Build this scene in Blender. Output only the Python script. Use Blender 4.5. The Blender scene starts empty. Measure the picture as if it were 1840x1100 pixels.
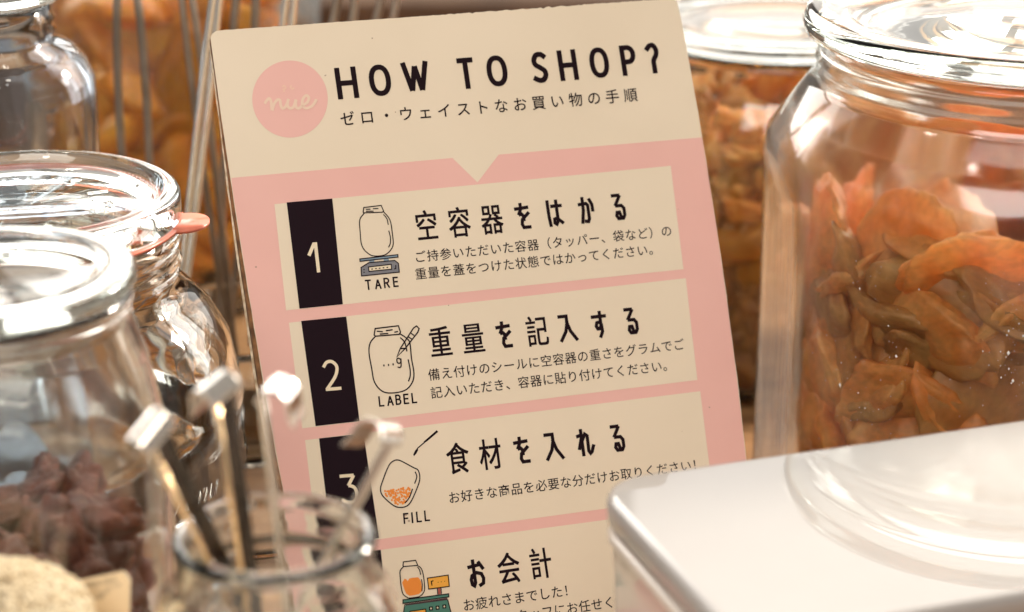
import bpy, bmesh, math, random
from mathutils import Vector, Matrix, noise
random.seed(7)
S = bpy.context.scene
C = S.collection
R = math.radians
PI = math.pi

# ------------------------------------------------------------------ camera
CAM_H, PITCH, F = 0.476, R(20), 4000.0          # metres above the counter, tilt, focal length in photo pixels
cam_d = bpy.data.cameras.new('camera'); cam = bpy.data.objects.new('camera', cam_d); C.objects.link(cam)
cam.location = (0, 0, CAM_H); cam.rotation_euler = (R(90) - PITCH, 0, 0)
cam_d.sensor_width = 36; cam_d.lens = 36 * F / 1840.0
cam_d.clip_start = 0.02; cam_d.clip_end = 60
cam_d.dof.use_dof = True; cam_d.dof.focus_distance = 0.935; cam_d.dof.aperture_fstop = 5.8
cam_d.dof.aperture_blades = 9
S.camera = cam
S.render.resolution_x, S.render.resolution_y = 1024, 612

# ------------------------------------------------------------------ light
S.view_settings.view_transform = 'Standard'; S.view_settings.look = 'None'
S.view_settings.exposure = 0.1; S.view_settings.gamma = 1.0
w = bpy.data.worlds.new('World'); S.world = w; w.use_nodes = True
bg = w.node_tree.nodes['Background']; bg.inputs[0].default_value = (0.62, 0.56, 0.505, 1); bg.inputs[1].default_value = 0.44

def area(name, loc, target, sx, sy, radiance, col, shape='RECTANGLE'):
    d = bpy.data.lights.new(name, 'AREA'); d.shape = shape; d.size = sx; d.size_y = sy
    d.energy = radiance * PI * sx * (sy if shape == 'RECTANGLE' else sx * PI / 4); d.color = col
    o = bpy.data.objects.new(name, d); C.objects.link(o); o.location = loc
    o.rotation_euler = (Vector(target) - Vector(loc)).to_track_quat('-Z', 'Y').to_euler()
    return o
# window panes beyond the shelf, the low sun at their right, overhead spots added for glints on the glass, and the room light behind the viewer
for x, z, h, rr in ((0.36, .56, .78, 1.6), (0.95, .56, .78, 5.5), (0.36, 1.36, .72, 4.5), (0.95, 1.36, .72, 4.5), (1.54, .56, .78, 7), (1.54, 1.36, .72, 3.0),
                    (-0.24, .66, .58, 6.5), (-0.82, .66, .58, 6.5), (-0.24, 1.36, .72, 2.6), (-0.82, 1.36, .72, 2.6)):
    area('window_pane_light', (x, 1.85, z), (x * .9, 0.8, z - .1), 0.50, h, rr, (1.0, 0.95, 0.89))
area('low_sun_light', (1.15, 1.70, 0.86), (0.15, 0.9, 0.15), 0.26, 0.26, 230, (1.0, 0.90, 0.76))
area('room_light', (-0.5, -0.7, 1.45), (0.0, 0.9, 0.2), 1.5, 0.9, 6.1, (1.0, 0.93, 0.865))
for x, y, z in ((-0.55, 0.25, 1.7), (0.35, 0.1, 1.75), (0.0, 1.05, 1.9), (-0.75, 0.95, 1.8)):
    area('added_glint_light', (x, y, z), (x * .5, 0.8, 0.2), 0.12, 0.12, 32, (1.0, 0.90, 0.76), 'DISK')
S.cycles.caustics_reflective = True; S.cycles.caustics_refractive = True
S.cycles.max_bounces = 24; S.cycles.transmission_bounces = 24; S.cycles.glossy_bounces = 10
S.cycles.diffuse_bounces = 4; S.cycles.transparent_max_bounces = 16
S.cycles.sample_clamp_indirect = 12; S.cycles.blur_glossy = 0.3
S.cycles.use_denoising = True

# ------------------------------------------------------------------ helpers
def ray(px, py):
    a, b = (px - 920) / F, (550 - py) / F
    return Vector((a, math.cos(PITCH) + b * math.sin(PITCH), -math.sin(PITCH) + b * math.cos(PITCH)))
def at(px, py, Y):
    """photo pixel + distance along the counter -> world point"""
    d = ray(px, py); return Vector((0, 0, CAM_H)) + d * (Y / d.y)
def rad(px, py, Y):
    """pixel length at that place -> metres"""
    d = ray(920, py); k = Y / d.y; return px / F * k

def tag(o, label=None, cat=None, group=None, kind=None):
    if label: o['label'] = label
    if cat: o['category'] = cat
    if group: o['group'] = group
    if kind: o['kind'] = kind
    return o
def empty(name, loc, label, cat, group=None, rot=(0, 0, 0)):
    o = bpy.data.objects.new(name, None); C.objects.link(o); o.location = loc; o.rotation_euler = rot
    o.empty_display_size = 0.02
    return tag(o, label, cat, group)
def mesh(name, verts, faces, mat, parent=None, smooth=False, loc=None):
    me = bpy.data.meshes.new(name); me.from_pydata([tuple(v) for v in verts], [], faces); me.update()
    if smooth: me.polygons.foreach_set('use_smooth', [True] * len(me.polygons))
    if mat: me.materials.append(mat)
    o = bpy.data.objects.new(name, me); C.objects.link(o)
    if parent: o.parent = parent
    if loc is not None: o.location = loc
    return o
def bm_obj(name, bm, mat, parent=None, smooth=False, loc=None):
    me = bpy.data.meshes.new(name); bm.to_mesh(me); bm.free()
    if smooth: me.polygons.foreach_set('use_smooth', [True] * len(me.polygons))
    me.materials.append(mat)
    o = bpy.data.objects.new(name, me); C.objects.link(o)
    if parent: o.parent = parent
    if loc is not None: o.location = loc
    return o
def smooth_pts(p, n=5, closed=False):
    """Catmull-Rom through the points"""
    p = [Vector(q) for q in p]; out = []; m = len(p)
    for i in range(m if closed else m - 1):
        a = p[(i - 1) % m] if closed or i > 0 else p[0]
        b, c = p[i], p[(i + 1) % m]
        d = p[(i + 2) % m] if closed or i + 2 < m else p[m - 1]
        for k in range(n):
            t = k / n
            out.append(0.5 * ((2 * b) + (c - a) * t + (2 * a - 5 * b + 4 * c - d) * t * t + (3 * b - a - 3 * c + d) * t ** 3))
    if not closed: out.append(p[-1])
    return out
def octo(th, corner=R(18.3), soft=0.13):
    """radius factor of a rounded octagon, 1 at the flats' rounded corners"""
    a = (th - corner + PI / 8) % (PI / 4) - PI / 8
    flat = math.cos(PI / 8) / math.cos(PI / 8 - abs(a))
    k = max(0.0, 1 - abs(a) / soft)
    return flat * (1 - 0.018 * k * k)
def lathe(name, prof, mat, parent=None, seg=96, shape=None, loc=None, closed=True, wob=0.0, seed=0):
    """prof: (r, z) points; r==0 ends are closed by a fan"""
    v, f, rings = [], [], []
    for r, z in prof:
        if r < 1e-6:
            rings.append([len(v)]); v.append((0, 0, z)); continue
        ring = []
        for i in range(seg):
            th = 2 * PI * i / seg; q = r
            if shape: q = r * shape(th, r, z)
            if wob: q += wob * noise.noise(Vector((math.cos(th) * 1.6 + seed, math.sin(th) * 1.6, z * 22)))
            ring.append(len(v)); v.append((q * math.sin(th), -q * math.cos(th), z))
        rings.append(ring)
    n = len(rings)
    for k in range(n if (closed and len(rings[0]) > 1 and len(rings[-1]) > 1) else n - 1):
        a, b = rings[k], rings[(k + 1) % n]
        if len(a) == 1 and len(b) == 1: continue
        for i in range(seg):
            j = (i + 1) % seg
            if len(a) == 1: f.append((a[0], b[j], b[i]))
            elif len(b) == 1: f.append((a[i], a[j], b[0]))
            else: f.append((a[i], a[j], b[j], b[i]))
    o = mesh(name, v, f, mat, parent, True, loc)
    bm = bmesh.new(); bm.from_mesh(o.data); bmesh.ops.recalc_face_normals(bm, faces=bm.faces); bm.to_mesh(o.data); bm.free()
    return o
def shell(outer, th, floor=0.004):
    """outer (r,z) profile bottom -> top; returns the closed profile of a vessel of wall th"""
    o = [(0, outer[0][1])] + list(outer)
    top = outer[-1][1]; inner = []
    zs = sorted({z for r, z in outer if z > outer[0][1] + floor + .002} | {outer[0][1] + floor + .004}, reverse=True)
    def ro(z):
        for (r0, z0_), (r1, z1_) in zip(outer, outer[1:]):
            if z0_ <= z <= z1_ and z1_ > z0_: return r0 + (r1 - r0) * (z - z0_) / (z1_ - z0_)
        return outer[-1][0]
    for z in zs:
        m_ = min([ro(z + k * .0015) for k in range(-2, 3) if outer[0][1] < z + k * .0015 < top] + [ro(z)])
        inner.append((m_ - th, z))
    inner.append((inner[-1][0] - .006, outer[0][1] + floor))
    return o + inner + [(0, outer[0][1] + floor)]

# ------------------------------------------------------------------ materials
def new_mat(name):
    m = bpy.data.materials.new(name); m.use_nodes = True
    nt = m.node_tree; b = nt.nodes['Principled BSDF']; return m, nt, b
def N(nt, t, **k):
    n = nt.nodes.new(t)
    for a, v in k.items():
        if isinstance(v, (int, float, tuple)) and a in n.inputs: n.inputs[a].default_value = v
    return n
def noise_mix(nt, b, c1, c2, scale, detail=4, socket='Base Color', lo=0.35, hi=0.65, coord='Object'):
    tc = N(nt, 'ShaderNodeTexCoord'); n = N(nt, 'ShaderNodeTexNoise'); n.inputs['Scale'].default_value = scale; n.inputs['Detail'].default_value = detail
    nt.links.new(tc.outputs[coord], n.inputs['Vector'])
    r = N(nt, 'ShaderNodeValToRGB'); r.color_ramp.elements[0].position = lo; r.color_ramp.elements[1].position = hi
    r.color_ramp.elements[0].color = (*c1, 1); r.color_ramp.elements[1].color = (*c2, 1)
    nt.links.new(n.outputs['Fac'], r.inputs[0]); nt.links.new(r.outputs[0], b.inputs[socket]); return tc, n, r
def bump(nt, b, scale, strength, dist=0.001, detail=3, stretch=None):
    tc = N(nt, 'ShaderNodeTexCoord'); n = N(nt, 'ShaderNodeTexNoise'); n.inputs['Scale'].default_value = scale; n.inputs['Detail'].default_value = detail
    if stretch:
        mp = N(nt, 'ShaderNodeMapping'); mp.inputs['Scale'].default_value = stretch
        nt.links.new(tc.outputs['Object'], mp.inputs[0]); nt.links.new(mp.outputs[0], n.inputs['Vector'])
    else: nt.links.new(tc.outputs['Object'], n.inputs['Vector'])
    bp = N(nt, 'ShaderNodeBump'); bp.inputs['Strength'].default_value = strength; bp.inputs['Distance'].default_value = dist
    nt.links.new(n.outputs['Fac'], bp.inputs['Height']); nt.links.new(bp.outputs[0], b.inputs['Normal'])
def plain(name, col, rough=0.5, metal=0.0, spec=0.5, **k):
    m, nt, b = new_mat(name); b.inputs['Base Color'].default_value = (*col, 1); b.inputs['Roughness'].default_value = rough
    b.inputs['Metallic'].default_value = metal; b.inputs['Specular IOR Level'].default_value = spec
    return m
def paper(name, c1, c2, rough=0.38, specks=True):
    """printed matt-laminated paper: faint mottling, handling marks, tiny specks"""
    m, nt, b = new_mat(name)
    tc, n, r = noise_mix(nt, b, c1, c2, 14, 5)
    if specks:
        v = N(nt, 'ShaderNodeTexVoronoi'); v.inputs['Scale'].default_value = 95
        nt.links.new(tc.outputs['Object'], v.inputs['Vector'])
        n2 = N(nt, 'ShaderNodeTexNoise'); n2.inputs['Scale'].default_value = 20; nt.links.new(tc.outputs['Object'], n2.inputs['Vector'])
        ma = N(nt, 'ShaderNodeMath'); ma.operation = 'LESS_THAN'; ma.inputs[1].default_value = 0.05
        nt.links.new(v.outputs['Distance'], ma.inputs[0])
        mb = N(nt, 'ShaderNodeMath'); mb.operation = 'GREATER_THAN'; mb.inputs[1].default_value = 0.57
        nt.links.new(n2.outputs['Fac'], mb.inputs[0])
        mc = N(nt, 'ShaderNodeMath'); mc.operation = 'MULTIPLY'; nt.links.new(ma.outputs[0], mc.inputs[0]); nt.links.new(mb.outputs[0], mc.inputs[1])
        md = N(nt, 'ShaderNodeMath'); md.operation = 'MULTIPLY'; md.inputs[1].default_value = 0.6; nt.links.new(mc.outputs[0], md.inputs[0])
        mx = N(nt, 'ShaderNodeMix'); mx.data_type = 'RGBA'
        nt.links.new(md.outputs[0], mx.inputs['Factor']); nt.links.new(r.outputs[0], mx.inputs[6]); mx.inputs[7].default_value = (0.28, 0.17, 0.10, 1)
        nt.links.new(mx.outputs[2], b.inputs['Base Color'])
    b.inputs['Roughness'].default_value = rough; b.inputs['Specular IOR Level'].default_value = 0.5; b.inputs['Coat Weight'].default_value = 0.25 if specks else 0; b.inputs['Coat Roughness'].default_value = 0.22
    bump(nt, b, 8, 0.6, 0.0026, 2)
    return m
CREAM = paper('cream_paper', (0.80, 0.68, 0.515), (0.83, 0.71, 0.545))
PINK = paper('pink_print', (0.82, 0.465, 0.405), (0.85, 0.495, 0.435))
INK = plain('black_ink', (0.012, 0.004, 0.007), 0.4, 0, 0.12)
BAND = plain('black_band_ink', (0.012, 0.004, 0.008), 0.3, 0, 0.16)
CREAMTXT = plain('cream_print', (0.82, 0.70, 0.50), 0.4)
LOGO = plain('faded_cream_print', (0.84, 0.62, 0.48), 0.4)
ORANGE = plain('orange_print', (0.86, 0.27, 0.035), 0.4)
AMBER = plain('amber_print', (0.85, 0.40, 0.05), 0.4)
TEAL = plain('teal_print', (0.06, 0.20, 0.15), 0.4)
GREYP = plain('grey_print', (0.20, 0.20, 0.22), 0.4)
BLUEP = plain('blue_grey_print', (0.22, 0.31, 0.38), 0.4)
REDP = plain('dull_red_print', (0.42, 0.10, 0.07), 0.4)

m, nt, b = new_mat('cardboard'); noise_mix(nt, b, (0.11, 0.045, 0.016), (0.30, 0.14, 0.05), 160, 6); b.inputs['Roughness'].default_value = 0.75; bump(nt, b, 300, 0.8, 0.0008)
CARD = m
m, nt, b = new_mat('torn_paper_edge'); noise_mix(nt, b, (0.45, 0.33, 0.2), (0.85, 0.74, 0.56), 240, 5); b.inputs['Roughness'].default_value = 0.8
PAPEREDGE = m

def glass(name, col, ior=1.5, bump_s=0.06, scale=38, stretch=(1, 1, 0.35), dist=0.001, rough=0.0):
    m = bpy.data.materials.new(name); m.use_nodes = True; nt = m.node_tree
    for n in list(nt.nodes):
        if n.type == 'BSDF_PRINCIPLED': nt.nodes.remove(n)
    g = nt.nodes.new('ShaderNodeBsdfGlass'); g.inputs['Color'].default_value = (*col, 1); g.inputs['Roughness'].default_value = rough; g.inputs['IOR'].default_value = ior
    nt.links.new(g.outputs[0], nt.nodes['Material Output'].inputs[0])
    bump(nt, g, scale, bump_s, dist, 2, stretch)
    return m
GLASS = glass('clear_glass', (0.985, 0.99, 0.98), bump_s=0.25)
GLASS_D = glass('dusty_clear_glass', (0.985, 0.985, 0.975), bump_s=0.2, rough=0.10)
GLASS_W = glass('wavy_pressed_glass', (0.98, 0.985, 0.975), bump_s=0.28, scale=45, stretch=(1, 1, 0.8))
GLASS_LID = glass('pressed_glass_lid', (0.975, 0.985, 0.975), bump_s=0.12, scale=45, stretch=(1, 1, 1))

m, nt, b = new_mat('salmon_rubber'); noise_mix(nt, b, (0.74, 0.19, 0.115), (0.80, 0.25, 0.16), 60); b.inputs['Roughness'].default_value = 0.28; b.inputs['Subsurface Weight'].default_value = 0.15; b.inputs['Subsurface Radius'].default_value = (0.004, 0.0015, 0.001)
RUBBER = m
m, nt, b = new_mat('brushed_steel'); b.inputs['Base Color'].default_value = (0.88, 0.84, 0.78, 1); b.inputs['Metallic'].default_value = 1; b.inputs['Roughness'].default_value = 0.2; bump(nt, b, 120, 0.15, 0.0004, 3, (1, 1, 0.1))
STEEL = m
m, nt, b = new_mat('steel_warm_glint'); b.inputs['Base Color'].default_value = (0.95, 0.70, 0.42, 1); b.inputs['Metallic'].default_value = 1; b.inputs['Roughness'].default_value = 0.18  # gold of reflected warm light put into the steel's colour
STEEL_WARM_GLINT = m
m, nt, b = new_mat('steel_dark_reflection'); b.inputs['Base Color'].default_value = (0.10, 0.085, 0.075, 1); b.inputs['Metallic'].default_value = 1; b.inputs['Roughness'].default_value = 0.16  # dark reflection of the handle fronts put into the base colour
STEEL_DARK_REFL = m
m, nt, b = new_mat('dull_steel'); noise_mix(nt, b, (0.26, 0.22, 0.18), (0.40, 0.35, 0.30), 30); b.inputs['Metallic'].default_value = 1; b.inputs['Roughness'].default_value = 0.33
STEEL2 = m
m, nt, b = new_mat('glossy_white_lid'); noise_mix(nt, b, (0.37, 0.348, 0.33), (0.39, 0.368, 0.35), 12); b.inputs['Roughness'].default_value = 0.3; b.inputs['Specular IOR Level'].default_value = 0.2
b.inputs['Coat Weight'].default_value = 1.0; b.inputs['Coat Roughness'].default_value = 0.0; b.inputs['Coat IOR'].default_value = 1.55; bump(nt, b, 14, 0.4, 0.0012, 2)
WHITE = m
m, nt, b = new_mat('white_container'); noise_mix(nt, b, (0.70, 0.62, 0.54), (0.74, 0.66, 0.58), 20); b.inputs['Roughness'].default_value = 0.12; b.inputs['Coat Weight'].default_value = 0.6
WBODY = m
m, nt, b = new_mat('warm_wood'); tc, n, r = noise_mix(nt, b, (0.18, 0.085, 0.035), (0.36, 0.20, 0.09), 6, 8)
mp = N(nt, 'ShaderNodeMapping'); mp.inputs['Scale'].default_value = (1, 14, 14); nt.links.new(tc.outputs['Object'], mp.inputs[0]); nt.links.new(mp.outputs[0], n.inputs['Vector']); b.inputs['Roughness'].default_value = 0.45
WOOD = m
m, nt, b = new_mat('dark_panel'); noise_mix(nt, b, (0.05, 0.025, 0.012), (0.16, 0.09, 0.05), 5, 3); b.inputs['Roughness'].default_value = 0.6
PANEL = m
def food(name, c1, c2, scale, rough=0.4, sss=0.35, rad_=(0.010, 0.004, 0.0015), bs=0.5, glow=0.3):
    """dried fruit flesh: mottled at two scales, fibres, each piece a shade of its own"""
    m, nt, b = new_mat(name); tc, n, r = noise_mix(nt, b, c1, c2, scale, 8, lo=0.3, hi=0.7)
    n.inputs['Distortion'].default_value = 0.8
    oi = N(nt, 'ShaderNodeObjectInfo'); mr = N(nt, 'ShaderNodeMapRange'); mr.inputs['To Min'].default_value = 0.68; mr.inputs['To Max'].default_value = 1.2
    nt.links.new(oi.outputs['Random'], mr.inputs['Value'])
    n2 = N(nt, 'ShaderNodeTexNoise'); n2.inputs['Scale'].default_value = scale * 9; n2.inputs['Detail'].default_value = 4
    mp = N(nt, 'ShaderNodeMapping'); mp.inputs['Scale'].default_value = (0.8, 1.2, 1.0); nt.links.new(tc.outputs['Object'], mp.inputs[0]); nt.links.new(mp.outputs[0], n2.inputs['Vector'])
    m2 = N(nt, 'ShaderNodeMapRange'); m2.inputs['From Min'].default_value = 0.35; m2.inputs['From Max'].default_value = 0.65; m2.inputs['To Min'].default_value = 0.86; m2.inputs['To Max'].default_value = 1.06
    nt.links.new(n2.outputs['Fac'], m2.inputs['Value'])
    mu = N(nt, 'ShaderNodeMath'); mu.operation = 'MULTIPLY'; nt.links.new(mr.outputs[0], mu.inputs[0]); nt.links.new(m2.outputs[0], mu.inputs[1])
    vm = N(nt, 'ShaderNodeVectorMath'); vm.operation = 'SCALE'; nt.links.new(r.outputs[0], vm.inputs[0]); nt.links.new(mu.outputs[0], vm.inputs['Scale'])
    nt.links.new(vm.outputs[0], b.inputs['Base Color'])
    b.inputs['Roughness'].default_value = rough; b.inputs['Subsurface Weight'].default_value = sss; b.inputs['Subsurface Radius'].default_value = rad_
    b.inputs['Subsurface Scale'].default_value = 1.0
    bp = N(nt, 'ShaderNodeBump'); bp.inputs['Strength'].default_value = bs; bp.inputs['Distance'].default_value = 0.0012
    nt.links.new(n2.outputs['Fac'], bp.inputs['Height']); nt.links.new(bp.outputs[0], b.inputs['Normal'])
    if glow:                                 # light passes through the thin flesh
        b.inputs['Subsurface Weight'].default_value = 0.0
        tr = N(nt, 'ShaderNodeBsdfTranslucent'); mx = N(nt, 'ShaderNodeMixShader'); mx.inputs[0].default_value = glow
        nt.links.new(vm.outputs[0], tr.inputs['Color']); nt.links.new(b.outputs[0], mx.inputs[1]); nt.links.new(tr.outputs[0], mx.inputs[2])
        nt.links.new(mx.outputs[0], nt.nodes['Material Output'].inputs[0])
    return m
MANGO = food('dried_fruit_flesh', (0.78, 0.21, 0.012), (1.0, 0.54, 0.07), 20)
SLICE = food('dried_pale_slice', (0.84, 0.285, 0.05), (1.0, 0.60, 0.19), 30, 0.38, bs=0.35, glow=0.5)
NUT = food('roasted_snack', (0.26, 0.075, 0.012), (0.68, 0.28, 0.05), 45, 0.45)
PLUM = food('dried_red_plum', (0.06, 0.016, 0.009), (0.25, 0.068, 0.034), 45, 0.36, 0.2, bs=1.0, glow=0.12)
GRANULE = food('orange_granule', (0.92, 0.32, 0.05), (1.0, 0.62, 0.18), 60, 0.3)
GRAIN = food('puffed_grain', (0.76, 0.62, 0.40), (0.88, 0.78, 0.58), 140, 0.6, 0.2)
KRAFT = paper('pale_kraft_paper', (0.56, 0.40, 0.23), (0.64, 0.48, 0.29), 0.6, False)
LABELP = paper('label_paper', (0.74, 0.60, 0.40), (0.78, 0.64, 0.44), 0.5, False)

# ------------------------------------------------------------------ setting
def box(bm, c, s, rz=0.0, bev=0.0):
    mt = Matrix.Translation(c) @ Matrix.Rotation(rz, 4, 'Z') @ Matrix.Diagonal((s[0], s[1], s[2], 1))
    r = bmesh.ops.create_cube(bm, size=1, matrix=mt)
    if bev:
        es = list({e for v in r['verts'] for e in v.link_edges})
        bmesh.ops.bevel(bm, geom=es, offset=bev, segments=3, affect='EDGES', profile=0.5)
bm = bmesh.new(); box(bm, (0.1, 1.0, -0.02), (3.2, 2.2, 0.04), 0, 0.004)
tag(bm_obj('counter', bm, WOOD), kind='structure')
bm = bmesh.new(); box(bm, (-0.45, 0.345, 0.045), (1.1, 0.654, 0.09), 0, 0.003)
m, nt, b = new_mat('pale_bounce_step'); noise_mix(nt, b, (0.66, 0.57, 0.46), (0.76, 0.67, 0.56), 12, 6); b.inputs['Roughness'].default_value = 0.5  # unseen step, made pale to brighten reflections in the jars above
tag(bm_obj('counter_step', bm, m), kind='structure')
bm = bmesh.new(); box(bm, (0.1, 1.75, 0.05), (3.2, 0.03, 0.10), 0, 0.004)
tag(bm_obj('wall', bm, PANEL), kind='structure')

# ------------------------------------------------------------------ the printed board
ORG = Vector((-0.1255, 0.916, CAM_H - 0.211)); YAW, LEAN = R(18.0), R(27.02)
BM = Matrix.Translation(ORG) @ Matrix.Rotation(YAW, 4, 'Z') @ Matrix.Rotation(PI / 2 - LEAN, 4, 'X')
BI = BM.inverted()
def uv(px, py):
    """photo pixel -> point on the board's face, metres from its top left corner"""
    o = BI @ Vector((0, 0, CAM_H)); d = BI.to_3x3() @ ray(px, py); t = -o.z / d.z
    return Vector((o.x + d.x * t, o.y + d.y * t))
sign = empty('instruction_board', ORG, 'leaning cream and pink HOW TO SHOP instruction board on worn cardboard', 'sign', rot=(PI / 2 - LEAN, 0, YAW))
sign.rotation_euler = (Matrix.Rotation(YAW, 3, 'Z') @ Matrix.Rotation(PI / 2 - LEAN, 3, 'X')).to_euler()

# outline of the sheet, from its corners and edges
def edge_line(pts, n, v0, v1):
    q = [uv(*p) for p in pts]                       # quadratic u(v) through three points
    def u(v):
        r = 0
        for i in range(3):
            t = q[i].x
            for j in range(3):
                if j != i: t *= (v - q[j].y) / (q[i].y - q[j].y)
            r += t
        return r
    return [(u(v0 + (v1 - v0) * k / n), v0 + (v1 - v0) * k / n) for k in range(n + 1)]
LP = [(377, 60), (414, 320), (474, 690)]; RP = [(1218, 4), (1262, 247), (1340, 815)]
tl, tr = uv(376, 56), uv(1216, -3)
VB = -0.297
left = edge_line(LP, 40, tl.y, VB); right = edge_line(RP, 40, tr.y, VB)
def jag(p, a, s):
    return a * noise.noise(Vector((p[0] * 400 + s, p[1] * 400, s))) + a * 0.6 * noise.noise(Vector((p[0] * 1500 + s, p[1] * 1500, s)))
def outline(grow=0.0, a=0.00022, seed=1, leftgrow=0.0):
    rl, rr = 0.0040, 0.0034; pts = []
    for (u, v) in reversed([p for p in left if p[1] < tl.y - rl]):
        k = min(1, max(0, (-v - 0.02) / 0.13)); pts.append((u - grow - leftgrow * k + jag((u, v), a, seed), v))
    cx, cy = left[0][0] + rl, tl.y - rl
    for k in range(1, 8):
        t = PI - k * (PI / 2) / 8; pts.append((cx + (rl + grow) * math.cos(t), cy + (rl + grow) * math.sin(t)))
    n = 150
    for k in range(n + 1):
        t = k / n; u = cx + (right[0][0] - rr - cx) * t; v = tl.y + (tr.y - tl.y) * t
        c = 1 + 2.6 * max(0, min(1, (t - 0.45) * 8)) * max(0, min(1, (0.92 - t) * 8))
        pts.append((u, v + grow + jag((u, v), a * c * 0.75, seed + 3)))
    cx, cy = right[0][0] - rr, tr.y - rr
    for k in range(1, 8):
        t = PI / 2 - k * (PI / 2) / 8; j = jag((k, 0.3), 0.0006, seed); pts.append((cx + (rr + grow + j) * math.cos(t), cy + (rr + grow + j) * math.sin(t)))
    for (u, v) in [p for p in right if p[1] < tr.y - rr]:
        pts.append((u + grow + jag((u, v), a * 1.3, seed + 9), v))
    return pts
def slab(name, pts, z0, z1, mat, parent, side=None):
    n = len(pts); v = [(x, y, z1) for x, y in pts] + [(x, y, z0) for x, y in pts]
    f = [tuple(range(n - 1, -1, -1)), tuple(range(n, 2 * n))] + [(i, (i + 1) % n, n + (i + 1) % n, n + i) for i in range(n)]
    o = mesh(name, v, f, mat, parent)
    bm = bmesh.new(); bm.from_mesh(o.data); bmesh.ops.recalc_face_normals(bm, faces=bm.faces); bm.to_mesh(o.data); bm.free()
    if side:
        o.data.materials.append(side)
        for p in o.data.polygons:
            if abs(p.normal.z) < 0.5: p.material_index = 1
    return o
face_pts = outline()
slab('printed_sheet', face_pts, -0.00045, 0, CREAM, sign, PAPEREDGE)
slab('cardboard_core', outline(-0.0001, 0.00025, 5, 0.0020), -0.0036, -0.0005, CARD, sign)
slab('backing_sheet', outline(0.0002, 0.0003, 8, 0.0027), -0.0042, -0.0037, PAPEREDGE, sign)

lift = [0.0]
def flat(name, polys, mat, z, parent, step=4e-6):
    """polys: closed lists of board points"""
    v, f = [], []
    for k, p in enumerate(polys):
        b0 = len(v); v += [(q[0], q[1], z + step * k) for q in p]; f.append(tuple(range(b0, b0 + len(p))))
    me = bpy.data.meshes.new(name); me.from_pydata(v, [], f); me.update()
    bm = bmesh.new(); bm.from_mesh(me)
    for fc in bm.faces:
        if fc.normal.z < 0: fc.normal_flip()
    bmesh.ops.triangulate(bm, faces=[fc for fc in bm.faces if len(fc.verts) > 4]); bm.to_mesh(me); bm.free()
    me.materials.append(mat); o = bpy.data.objects.new(name, me); C.objects.link(o); o.parent = parent
    return o
def ribbon(pts, w, closed=False):
    """quads of a mitred stroke -> list of polygons sharing edges"""
    p = [Vector(q) for q in pts]
    q = [p[0]]
    for a in p[1:]:
        if (a - q[-1]).length > 1e-7: q.append(a)
    p = q; n = len(p); L, Rr = [], []
    if not closed:
        for i in range(1, n - 1):
            if (p[i] - p[i - 1]).normalized().dot((p[i + 1] - p[i]).normalized()) < -0.35:
                return ribbon(p[:i + 1], w) + ribbon(p[i:], w)
    for i in range(n):
        a = p[(i - 1) % n] if (closed or i > 0) else None; c = p[(i + 1) % n] if (closed or i < n - 1) else None
        d1 = (p[i] - a).normalized() if a is not None else (c - p[i]).normalized()
        d2 = (c - p[i]).normalized() if c is not None else d1
        t = d1 + d2
        t = t.normalized() if t.length > 0.3 else d1
        nr = Vector((-t.y, t.x)); k = 1 / max(0.55, nr.dot(Vector((-d1.y, d1.x))))
        L.append(p[i] + nr * w / 2 * k); Rr.append(p[i] - nr * w / 2 * k)
    return [[L[i], Rr[i], Rr[(i + 1) % n], L[(i + 1) % n]] for i in range(n if closed else n - 1)]
def strokes(name, lines, w, mat, z, parent):
    """lines: list of (points, closed) in board metres"""
    v, f = [], []
    for k, (pts, closed) in enumerate(lines):
        for h, qd in enumerate(ribbon(pts, w, closed)):
            b0 = len(v); v += [(q[0], q[1], z + 5e-6 * (k % 12) + 2e-7 * (h % 20)) for q in qd]; f.append((b0, b0 + 1, b0 + 2, b0 + 3))
    me = bpy.data.meshes.new(name); me.from_pydata(v, [], f); me.update()
    bm = bmesh.new(); bm.from_mesh(me)
    bmesh.ops.recalc_face_normals(bm, faces=bm.faces)
    for fc in bm.faces:
        if fc.normal.z < 0: fc.normal_flip()
    bm.to_mesh(me); bm.free(); me.materials.append(mat)
    o = bpy.data.objects.new(name, me); C.objects.link(o); o.parent = parent; return o
Z1, Z2, Z3, Z4 = 6e-5, 1.2e-4, 1.8e-4, 2.6e-4

# pink field with the notch that points down out of the header
eps = 0.0002
lp = [(u + eps, v) for u, v in left if v < uv(415, 322).y]; rp = [(u - eps, v) for u, v in right if v < uv(1262, 248).y]
pink = [uv(415, 320) + Vector((eps, 0)), uv(813, 284), uv(858, 328), uv(896, 278), uv(1262, 247) - Vector((eps, 0))] + rp + list(reversed(lp))
flat('pink_panel', [pink], PINK, Z1, sign)
cen = uv(521.4, 178); ex = (uv(589.2, 172.5) - uv(454, 183.5)) / 2; ey = (uv(516, 109) - uv(527, 247)) / 2
badge = flat('round_badge', [[cen + ex * math.cos(2 * PI * k / 64) + ey * math.sin(2 * PI * k / 64) for k in range(64)]], PINK, Z1, sign)

rows = [((493, 367), (1205, 298), (1228, 484), (514, 558)),
        ((519, 580), (1232, 500), (1253, 683), (543, 770)),
        ((548, 791), (1258, 703), (1281, 888), (571, 984)),
        ((573, 1003), (1284, 908), (1306, 1092), (596, 1196))]
bands = [((515, 364), (597, 357), (616, 547), (538, 555)),
         ((541, 577), (622, 569), (646, 757), (567, 766)),
         ((573, 788), (653, 779), (681, 967), (596, 979)),
         ((600, 999), (684, 988), (704, 1177), (624, 1190))]
panels = []
for q, bq in zip(rows, bands):
    p = flat('step_panel', [[uv(*c) for c in q]], CREAM, Z2, sign); panels.append(p)
    flat('number_band', [[uv(*c) for c in bq]], BAND, Z3, p)

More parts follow.
